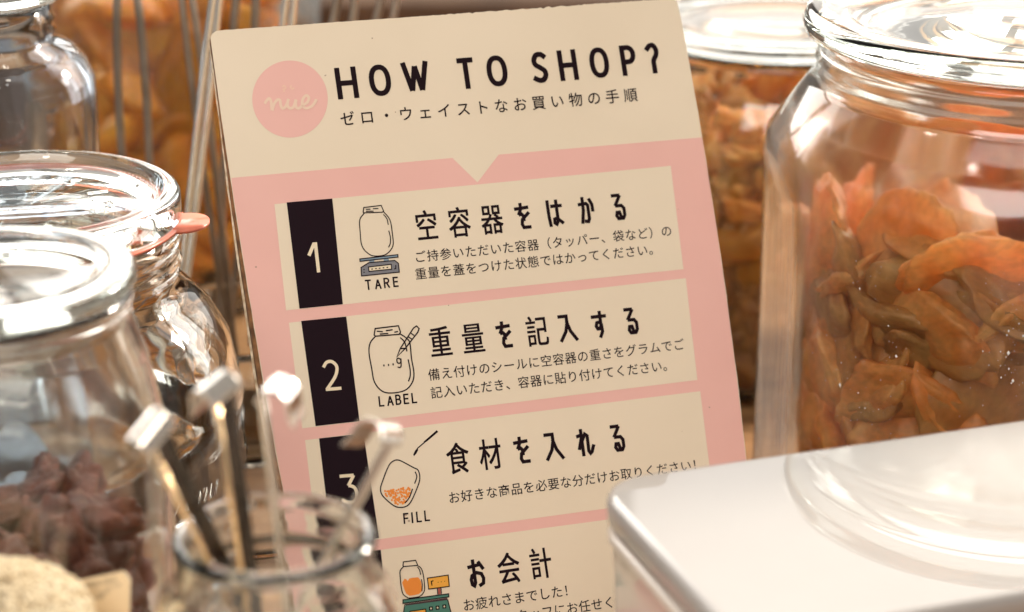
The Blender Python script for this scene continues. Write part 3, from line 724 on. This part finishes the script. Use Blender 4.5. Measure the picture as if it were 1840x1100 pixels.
# ------------------------------------------------------------------ jar with the salmon rubber ring
def ring_jar():
    Y = 0.885; X = at(35, 345, Y).x; r = rad(287, 345, Y)
    H = lambda py, x=35: at(x, py, Y).z
    t = empty('preserving_jar', (X, Y, 0), 'round-shouldered preserving jar with embossed glass lid and salmon rubber ring', 'jar')
    zt = H(343); z0 = zt - .0135; zr = z0 - .0022
    lid = [(0, z0 + .004), (r * .70, z0 + .004), (r * .76, z0), (r * .985, z0), (r, z0 + .0015), (r * 1.0, zt - .0035), (r * .985, zt - .0015), (r * .955, zt - .0005), (r * .94, zt - .0012), (r * .925, zt), (r * .905, zt + .0002), (r * .885, zt - .001),
           (r * .86, zt - .0045), (r * .83, zt - .0052), (r * .80, zt - .0035), (r * .77, zt - .0042), (r * .73, zt - .0058), (0, zt - .0060)]
    L = lathe('lid', lid, GLASS_LID, t, 128, wob=.0002, seed=18)
    # beading round the rim
    bm = bmesh.new()
    for k in range(120):
        a = 2 * PI * k / 120
        bmesh.ops.create_icosphere(bm, subdivisions=1, radius=.00062, matrix=Matrix.Translation((r * .845 * math.sin(a), -r * .845 * math.cos(a), zt - .0048)))
    tag(bm_obj('beading', bm, GLASS_LID, L, True), kind='stuff')
    # raised lettering
    v, f = [], []
    word = 'RUNDRAND-GLAS 100'
    for i, ch in enumerate(word):
        if ch == ' ': continue
        a = R(262 - i * 17); gv, gf = glyph(ch); sc = .0125; b0 = len(v)
        c = Vector((r * .5 * math.cos(a), r * .5 * math.sin(a))); er = Vector((math.cos(a), math.sin(a))); et = Vector((math.sin(a), -math.cos(a)))
        for x, y, _ in gv:
            q = c + et * ((x - .33) * sc) + er * ((y - .35) * sc); v.append((q.x, q.y, zt - .0053))
        f += [tuple(b0 + k for k in p) for p in gf]
    me = bpy.data.meshes.new('raised_lettering'); me.from_pydata(v, [], f); bm = bmesh.new(); bm.from_mesh(me)
    bmesh.ops.remove_doubles(bm, verts=bm.verts, dist=1e-6)
    g = bmesh.ops.extrude_face_region(bm, geom=bm.faces[:]); bmesh.ops.translate(bm, vec=(0, 0, .0007), verts=[q for q in g['geom'] if isinstance(q, bmesh.types.BMVert)])
    bmesh.ops.recalc_face_normals(bm, faces=bm.faces)
    bm_obj('raised_lettering', bm, GLASS_LID, L)
    # rubber ring with tab
    seg = 640; v, f = [], []
    ta = R(91)
    for k in range(seg):
        a = 2 * PI * k / seg; d = (a - ta + PI) % (2 * PI) - PI
        y_ = d * r; tabw = .0115
        ro = r * 1.0
        if abs(y_) < tabw: ro = r + .0118 * max(0, 1 - abs(y_ / tabw) ** 2.1) ** .5
        elif abs(y_) < tabw * 1.5: ro = r + .0006 * (1 - (abs(y_) / tabw - 1) / .5)
        for rr, zz in ((r * .78, z0 - .0002), (ro, z0 - .0002), (ro, zr), (r * .78, zr)):
            v.append((rr * math.sin(a), -rr * math.cos(a), zz + (.0006 * ((rr - r) / .0125) if rr > r * 1.02 else 0)))
    for k in range(seg):
        j = (k + 1) % seg
        for q in range(4): f.append((k * 4 + q, j * 4 + q, j * 4 + (q + 1) % 4, k * 4 + (q + 1) % 4))
    o = mesh('rubber_ring', v, f, RUBBER, t)
    bm = bmesh.new(); bm.from_mesh(o.data); bmesh.ops.recalc_face_normals(bm, faces=bm.faces); bmesh.ops.bevel(bm, geom=[e for e in bm.edges if e.calc_face_angle(0) > 1.2], offset=.0004, segments=2, affect='EDGES'); bm.to_mesh(o.data); bm.free()
    o.data.polygons.foreach_set('use_smooth', [True] * len(o.data.polygons))
    zz = zr - .0002
    prof = [(r * .9, 0), (r * 1.08, .004), (r * 1.15, .02), (r * 1.24, .05), (r * 1.30, .09), (r * 1.345, zz - .105), (r * 1.335, zz - .074), (r * 1.27, zz - .052), (r * 1.17, zz - .040), (r * 1.05, zz - .031), (r * .965, zz - .025), (r * .965, zz - .018), (r * .985, zz - .0165), (r * .97, zz - .0145), (r * .97, zz - .008), (r * .99, zz - .0065), (r * .98, zz - .005), (r * .985, zz)]
    lathe('body', shell(prof, .0036, .007), GLASS_W, t, 128, wob=.0008, seed=22)
    rnd = random.Random(41)
ring_jar()

# ------------------------------------------------------------------ nearer jar of dark dried plums
def plum_jar():
    Y = 0.74; X = at(-28, 480, Y).x; r = rad(270, 480, Y)
    t = empty('glass_jar', (X, Y, 0), 'near glass jar of dark red dried plums with a wide bright lid', 'jar')
    H = lambda py: at(0, py, Y).z
    zt = H(482); z0 = zt - .0075
    lathe('lid', [(0, z0 - .0095), (r * .2, z0 - .009), (r * .4, z0 - .0075), (r * .58, z0 - .0045), (r * .70, z0 - .001), (r * .78, z0), (r * .97, z0), (r, z0 + .002), (r * 1.0, zt - .002), (r * .985, zt - .0005), (r * .96, zt), (r * .80, zt), (r * .77, zt - .001), (r * .72, zt - .004), (r * .66, zt - .0060), (r * .55, zt - .0085), (r * .38, zt - .0108), (r * .2, zt - .0120), (0, zt - .0124)], GLASS_LID, t, 128, wob=.0002, seed=25)
    zz = z0 - .0004
    prof = [(r * .85, 0), (r * 1.0, .003), (r * 1.08, .015), (r * 1.16, .05), (r * 1.17, zz - .07), (r * 1.13, zz - .05), (r * 1.05, zz - .03), (r * .985, zz - .018), (r * .955, zz - .012), (r * .95, zz - .006), (r * .975, zz - .0045), (r * .97, zz)]
    lathe('body', shell(prof, .003, .006), glass('hazy_glass', (0.985, 0.985, 0.975), bump_s=.2, rough=.06), t, 128, wob=.0008, seed=26)
    rnd = random.Random(51)
    ms = [blob('dried_plum', .021, .016, .010, s + 80, 4, .32, 2.0, .25) for s in range(6)]
    fill('dried_plum', ms, PLUM, (X, Y), lambda z: r * 1.12 - .022, .04, H(955), 100, 'dark red dried plum in the near left jar', 'dried plum', 'dried plums in the near left jar', rnd, .9, rmin=.35, lim=r * 1.15 - .005)
plum_jar()

# ------------------------------------------------------------------ small jar of steel spoons
SY = 0.635
def spoon_jar():
    Y = SY; X = at(492, 950, Y).x; r = rad(180, 950, Y)
    t = empty('small_glass_jar', (X, Y, .09), 'small screw-neck glass jar holding hooked steel spoons in the foreground', 'jar')
    H = lambda py: at(492, py, Y).z - .09
    zt = H(958)
    prof = [(r * .9, 0), (r * 1.12, .003), (r * 1.2, .01), (r * 1.24, zt - .045), (r * 1.24, zt - .028), (r * 1.18, zt - .021), (r * 1.05, zt - .016), (r * .97, zt - .0135),
            (r * 1.0, zt - .0115), (r * .95, zt - .0095), (r * 1.0, zt - .0075), (r * .95, zt - .0055), (r * .98, zt - .0044), (r * 1.025, zt - .0032), (r * 1.03, zt - .0016), (r * 1.0, zt - .0004), (r * .965, zt)]
    lathe('body', shell(prof, .0032, .006), GLASS, t, 96, wob=.0003, seed=33)
    return X, zt + .09
JX, JZ = spoon_jar()

def strip(path, wdir, w0, w1, th, sag=0.0006):
    """flat bar along path; wdir = width direction"""
    v, f = [], []; n = len(path)
    for i, p in enumerate(path):
        p = Vector(p); a = Vector(path[max(i - 1, 0)]); b = Vector(path[min(i + 1, n - 1)])
        t = (b - a).normalized(); wd = (wdir - t * wdir.dot(t)).normalized(); nn = t.cross(wd)
        w = w0 + (w1 - w0) * i / (n - 1)
        sec = [(-1, -1), (-.55, -1), (0, -1), (.55, -1), (1, -1), (1, 1), (.55, 1), (0, 1), (-.55, 1), (-1, 1)]
        for s, q in sec: v.append(p + wd * w / 2 * s + nn * (th / 2 * q + sag * (1 - s * s)))
    for i in range(n - 1):
        for q in range(10): f.append((i * 10 + q, i * 10 + (q + 1) % 10, (i + 1) * 10 + (q + 1) % 10, (i + 1) * 10 + q))
    f += [tuple(range(9, -1, -1)), tuple((n - 1) * 10 + q for q in range(10))]
    return v, f
def tube(name, pts, r, mat, parent, seg=10, flatk=1.0):
    v, f = [], []; n = len(pts)
    for i in range(n):
        a, b = Vector(pts[max(i - 1, 0)]), Vector(pts[min(i + 1, n - 1)]); t = (b - a).normalized()
        s = t.cross(Vector((0, 1, 0))).normalized(); u = s.cross(t)
        for k in range(seg):
            q = 2 * PI * k / seg; v.append(Vector(pts[i]) + s * r * math.cos(q) + u * r * flatk * math.sin(q))
    for i in range(n - 1):
        for k in range(seg): f.append((i * seg + k, i * seg + (k + 1) % seg, (i + 1) * seg + (k + 1) % seg, (i + 1) * seg + k))
    f += [tuple(reversed(range(seg))), tuple((n - 1) * seg + k for k in range(seg))]
    return mesh(name, v, f, mat, parent, True)
def spoon(bot, top, Yb, Yt, w, ang, hookdir, label, mat=STEEL, face=None, hr=.0046):
    """bar from inside the jar up to the hook; ang turns its width about the vertical"""
    a, b = at(*bot, Yb), at(*top, Yt); d = (b - a).normalized()
    base = a - d * .075
    t = empty('steel_spoon', base, label, 'spoon', 'hooked steel spoons in the small jar')
    wd = Vector((math.cos(ang), math.sin(ang), 0)); wd = (wd - d * wd.dot(d)).normalized(); nn = d.cross(wd) * hookdir
    path = [base + (b - base) * k / 8 - base for k in range(9)]
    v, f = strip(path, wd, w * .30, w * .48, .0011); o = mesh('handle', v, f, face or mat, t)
    for q in (o,):
        m_ = q.modifiers.new('bevel', 'BEVEL'); m_.width = .0004; m_.segments = 2
    if face: tube('rolled_edge', [path[1] - wd * w * .30, path[4] - wd * w * .33, path[8] - wd * w * .36], .0009, STEEL_WARM_GLINT, t, 8)
    hk = [b - base + d * (hr * math.sin(x)) + nn * (hr * (1 - math.cos(x))) for x in [PI * k / 10 for k in range(11)]]
    hk += [hk[-1] - d * .004, hk[-1] - d * .0075 + nn * .0012]
    v, f = strip(hk, wd, w, w * .95, .0009, 0); o = mesh('hook', v, f, mat, t, True)
    m_ = o.modifiers.new('bevel', 'BEVEL'); m_.width = .0004; m_.segments = 2; o.data.polygons.foreach_set('use_smooth', [False] * len(o.data.polygons))
    # bowl
    bm = bmesh.new(); bmesh.ops.create_uvsphere(bm, u_segments=24, v_segments=12, radius=.011)
    bmesh.ops.delete(bm, geom=[q for q in bm.verts if q.co.y > .0005], context='VERTS')
    bmesh.ops.solidify(bm, geom=bm.faces[:], thickness=.0008)
    rt = Matrix((wd, nn, d)).transposed().to_4x4()
    bmesh.ops.transform(bm, matrix=rt, verts=bm.verts); bmesh.ops.translate(bm, vec=-d * .010, verts=bm.verts)
    bm_obj('bowl', bm, mat, t, True)
spoon((388, 985), (293, 790), SY + .004, SY - .022, .0140, R(58), 1, 'hooked steel spoon leaning furthest left in the small jar', face=STEEL_DARK_REFL)
spoon((446, 985), (408, 716), SY + .010, SY - .004, .0140, R(58), 1, 'upright steel spoon with painted dark reflection, second from left in the small jar', face=STEEL_DARK_REFL)
spoon((503, 985), (472, 712), SY + .014, SY + .006, .0110, R(72), -1, 'steel spoon third from left with its hook turned right', hr=.0052)
spoon((606, 965), (700, 800), SY + .004, SY + .010, .0145, R(56), 1, 'steel spoon leaning right across the black number band', hr=.0052)

# ------------------------------------------------------------------ white lidded container
def container():
    hz = CAM_H - .330
    def pl(px_, py_):
        d = ray(px_, py_); k = -.330 / d.z; return Vector((d.x * k, d.y * k))
    A = pl(1058, 862); Bp = pl(1395, 1128); yaw = math.atan2(*(pl(1840, 750) - pl(1270, 832)).yx)
    ux = Vector((math.cos(yaw), math.sin(yaw))); uy = Vector((math.sin(yaw), -math.cos(yaw)))
    Lx, Ly = .30, .128
    t = empty('storage_container', (A.x, A.y, 0), 'white lidded storage box with glossy reflective top in the right foreground', 'container', rot=(0, 0, yaw))
    def rrect(x0, x1, y0, y1, r, n=10):
        o = []
        for cx, cy, a0 in ((x1 - r, y1 - r, 0), (x0 + r, y1 - r, 90), (x0 + r, y0 + r, 180), (x1 - r, y0 + r, 270)):
            o += [(cx + r * math.cos(R(a0 + 90 * k / n)), cy + r * math.sin(R(a0 + 90 * k / n))) for k in range(n + 1)]
        return o
    def loft(levels, cap0=True, cap1=True):
        v, f = [], []; n = None
        for (ins, z) in levels:
            p = rrect(ins, Lx - ins, -Ly + ins, -ins, max(.004, .020 - ins)); n = len(p); v += [(x, y, z) for x, y in p]
        for k in range(len(levels) - 1):
            for i in range(n): f.append((k * n + i, k * n + (i + 1) % n, (k + 1) * n + (i + 1) % n, (k + 1) * n + i))
        if cap0: f.append(tuple(reversed(range(n))))
        if cap1: f.append(tuple((len(levels) - 1) * n + i for i in range(n)))
        return v, f
    lv = [(.0022, hz - .0105), (.0008, hz - .0095), (.0004, hz - .004), (0.0006, hz - .0022), (.0014, hz - .0008), (.0026, hz - .0001), (.004, hz)]
    v, f = loft(lv); o = mesh('lid', v, f, WHITE, t, True)
    for p in o.data.polygons:
        if len(p.vertices) > 4: p.use_smooth = False
    v, f = loft([(.006, hz - .0135), (.006, hz - .0106)]); mesh('gap_strip', v, f, plain('gap_shade', (0.10, 0.045, 0.02), .6), t)  # dark strip coloured for the shade in the gap below the lid
    v, f = loft([(.010, 0), (.006, .004), (.0035, hz - .03), (.0025, hz - .019), (.0012, hz - .0175), (.0010, hz - .0145), (.0028, hz - .0136)]); o = mesh('body', v, f, WBODY, t, True)
    for p in o.data.polygons:
        if len(p.vertices) > 4: p.use_smooth = False
container()

# ------------------------------------------------------------------ utensils behind the board
UX, UY = at(400, 600, 1.12).x, 1.12
def tongs(p_top, p_bot, Yt, Yb, w, label, spreadpx=26, mat=STEEL2):
    """steel tongs: two spring arms meeting at the top"""
    b = at(*p_bot, Yb); b.z = max(b.z, .03)
    t = empty('steel_tongs', b, label, 'tongs', 'steel tongs standing behind the board')
    top = at(*p_top, Yt)
    d = (top - b)
    for s in (-1, 1):
        off = Vector((s * spreadpx / F * Yt, 0, 0))
        pts = [Vector((0, 0, 0)) + off * .3, d * .3 + off * .8, d * .6 + off, d * .85 + off * .8, d * .97 + off * .35, d]
        pts = smooth_pts(pts, 5)
        tube('arm', pts, w * .42, mat, t, 12, .8)
    tube('hinge', [d - Vector((0, 0, .004)), d + Vector((0, 0, .006))], w * .6, mat, t)
def whisk(p_top, p_bot, Yt, Yb, wd, label, n=8):
    """balloon whisk standing head up: wires between the loop and the handle"""
    a, h = at(*p_top, Yt), at(*p_bot, Yb)
    t = empty('wire_whisk', h, label, 'whisk', 'wire whisks standing behind the board')
    d = a - h; ax = d.normalized(); s = ax.cross(Vector((0, 1, 0))).normalized(); u = s.cross(ax)
    for k in range(n):
        q = PI * k / n; e = s * math.cos(q) + u * math.sin(q); pts = []
        for m in range(25):
            x = m / 24 * 2 - 1; zz = (1 - abs(x) ** 2.6); rr = wd * math.copysign(math.sin(PI * min(1, abs(x) ** .75) ** .9) ** .8 if abs(x) < .999 else 0.04, x)
            pts.append(d * zz + e * rr)
        tube('wire', pts, .0012, STEEL, t, 6)
    tube('handle', [Vector((0, 0, 0)) + ax * .004, -ax * .05, -ax * .10], .006, STEEL2, t, 14)
def rods():
    # bright bar crossing the left edge of the board and the darker bars round it
    tongs((398, -90), (318, 620), 1.04, 1.02, .0046, 'bright steel tongs leaning by the upper left edge of the board', 8, STEEL)
    tongs((225, -80), (262, 640), 1.12, 1.10, .0050, 'dull steel tongs furthest left in front of the orange fruit', 26)
    tongs((322, -110), (420, 640), 1.10, 1.10, .0042, 'thin steel tongs crossing behind the bright tongs', 12)
    tongs((450, -120), (400, 640), 1.14, 1.12, .0052, 'broad steel tongs showing just above the board near its logo', 22)
    tongs((532, -100), (455, 620), 1.10, 1.08, .0050, 'dark steel tongs rising above the board left of the title', 10, STEEL)
    tongs((640, -110), (520, 640), 1.13, 1.10, .0056, 'pale steel tongs rising above the word HOW', 20)
    tongs((720, -100), (560, 640), 1.16, 1.12, .0050, 'steel tongs leaning right above the title gap', 18)
rods()

# stand that holds them (behind the board)
def crock():
    X = at(430, 600, 1.11).x
    t = empty('utensil_jar', (X, 1.11, 0), 'low clear glass holding steel tongs behind the board', 'jar')
    r = .060; prof = [(r * .86, 0), (r * .95, .004), (r, .02), (r, .055), (r * 1.0, .062), (r * 1.0, .066)]
    lathe('body', shell(prof, .003, .006), GLASS, t, 64)
crock()

# ------------------------------------------------------------------ bag of puffed grain, bottom left
def grain_bag():
    Y = .632; cx = at(-25, 1180, Y).x
    zr = at(20, 1085, Y + .03).z; zg = at(20, 1052, Y).z
    t = empty('paper_bag', (cx, Y, .09), 'open pale paper bag of puffed grain at the bottom left', 'bag')
    v, f = [], []; seg = 72; lev = 9; rnd = random.Random(61); r = .036
    rim = []
    for k in range(seg):
        a = 2 * PI * k / seg
        rim.append(.004 * math.sin(3 * a + 1) + .003 * noise.noise(Vector((math.cos(a) * 3, math.sin(a) * 3, 2))))
    for layer, th in ((0, 0), (1, .0003)):
        for j in range(lev):
            z = (zr - .09) * j / (lev - 1)
            for k in range(seg):
                a = 2 * PI * k / seg; q = (r + .004 * math.sin(4 * a + j * .3) * (j / lev) + .0015 * noise.noise(Vector((math.cos(a) * 4, math.sin(a) * 4, j * .8)))) - th
                q *= .9 + .1 * math.sqrt(j / (lev - 1)); back = math.cos(a)     # a=0 faces the viewer
                zz = z + (rim[k] - .013 * max(0, back)) * (j / (lev - 1))
                v.append((q * math.sin(a), -q * math.cos(a), zz))
    n = seg * lev
    for j in range(lev - 1):
        for k in range(seg):
            k2 = (k + 1) % seg; a, b_, c, d = j * seg + k, j * seg + k2, (j + 1) * seg + k2, (j + 1) * seg + k
            f.append((a, b_, c, d)); f.append((n + d, n + c, n + b_, n + a))
    for k in range(seg):
        k2 = (k + 1) % seg; a = (lev - 1) * seg; f.append((a + k, a + k2, n + a + k2, n + a + k))
    f.append(tuple(reversed(range(seg))))
    mesh('pouch', v, f, KRAFT, t, True)
    # grains: a heap of small rounded kernels
    ico = bmesh.new(); bmesh.ops.create_icosphere(ico, subdivisions=1, radius=1); iv = [q.co.copy() for q in ico.verts]; fi = [tuple(q.index for q in p.verts) for p in ico.faces]; ico.free()
    v, f = [], []
    hx, hy = at(60, 1100, Y).x, Y
    def heap(x, y): return zg - .0105 + .0105 * math.exp(-((x - .002) ** 2 + (y - .008) ** 2) / .00050) - .12 * max(0, x - .01)
    NR, NS = 8, 40                                    # packed body of the heap under the loose top grains
    for j in range(NR + 1):
        for k in range(NS):
            a = 2 * PI * k / NS; q = .0335 * j / NR; x, y = q * math.sin(a), -q * math.cos(a); v.append(Vector((cx + x, Y + y, heap(x, y) - .002)))
    for k in range(NS):
        a = 2 * PI * k / NS; v.append(Vector((cx + .0325 * math.sin(a), Y - .0325 * math.cos(a), zr - .03)))
    for j in range(NR + 1):
        for k in range(NS):
            k2 = (k + 1) % NS; f.append((j * NS + k, j * NS + k2, (j + 1) * NS + k2, (j + 1) * NS + k))
    for i in range(900):                              # grains pressed against the side of the heap
        a = rnd.uniform(0, 2 * PI); x, y = .0338 * math.sin(a), -.0338 * math.cos(a); z = heap(x, y) - rnd.random() * .018
        rt = Matrix.Rotation(rnd.uniform(0, PI), 3, 'Z') @ Matrix.Rotation(rnd.uniform(0, PI), 3, 'X'); s = rnd.uniform(.0010, .0013); b0 = len(v)
        for p in iv: v.append(Vector((cx + x, Y + y, z)) + rt @ Vector((p.x * s * 1.6, p.y * s, p.z * s * .85)))
        f += [tuple(b0 + k for k in q_) for q_ in fi]
    for i in range(3600):
        a = rnd.uniform(0, 2 * PI); q = .034 * math.sqrt(rnd.random())
        x, y = q * math.sin(a), -q * math.cos(a)
        h = zg - .0105 + .0105 * math.exp(-((x - .002) ** 2 + (y - .008) ** 2) / .00050) - .12 * max(0, x - .01) + rnd.uniform(-.0034, .0009)
        rt = Matrix.Rotation(rnd.uniform(0, PI), 3, 'Z') @ Matrix.Rotation(rnd.uniform(0, PI), 3, 'X'); s = rnd.uniform(.0010, .0014); b0 = len(v)
        for p in iv: v.append(Vector((cx + x, Y + y, h)) + rt @ Vector((p.x * s * 1.6, p.y * s, p.z * s * .85)))
        f += [tuple(b0 + k for k in q_) for q_ in fi]
    o = mesh('puffed_grain', v, f, GRAIN, None, True); tag(o, 'heap of pale puffed grain in the open bag at the bottom left', 'grain', kind='stuff')
    # paper label sticking up behind the heap
    p = [at(112, 1050, Y + .043), at(222, 1027, Y + .038), at(234, 1042, Y + .037), at(232, 1125, Y + .037), at(112, 1150, Y + .043)]
    lab = empty('paper_label', p[4], 'small pale nutrition label standing behind the puffed grain', 'label')
    nn = ((p[1] - p[0]).cross(p[4] - p[0])).normalized()
    if nn.y > 0: nn = -nn
    v = [q - p[4] for q in p] + [q - p[4] - nn * .0004 for q in p]
    o = mesh('sheet', v, [(0, 1, 2, 3, 4), (9, 8, 7, 6, 5)] + [(i, i + 5, (i + 1) % 5 + 5, (i + 1) % 5) for i in range(5)], LABELP, lab)
    ex_ = (p[1] - p[0]).normalized(); ey_ = nn.cross(ex_).normalized()
    if ey_.z < 0: ey_ = -ey_
    v, f = [], []
    L = (p[1] - p[0]).length
    for row, (s, em) in enumerate((('栄養成分表示', .0021), ('エネルギー　たんぱく質', .0012), ('脂質　炭水化物', .0012), ('食塩相当量', .0012))):
        for i, ch in enumerate(s):
            if ch == '　': continue
            gv, gf = glyph(ch); c = p[0] - p[4] + ex_ * (L * .30 + i * em * 1.05) - ey_ * (.0022 + (0 if row == 0 else .0008 + row * .0014)) + nn * .0001; b0 = len(v)
            v += [c + ex_ * (x / EM * em) + ey_ * ((y / EM - .38) * em) for x, y, _ in gv]; f += [tuple(b0 + k for k in q) for q in gf]
    mesh('printed_lettering', v, f, INK, lab)
grain_bag()
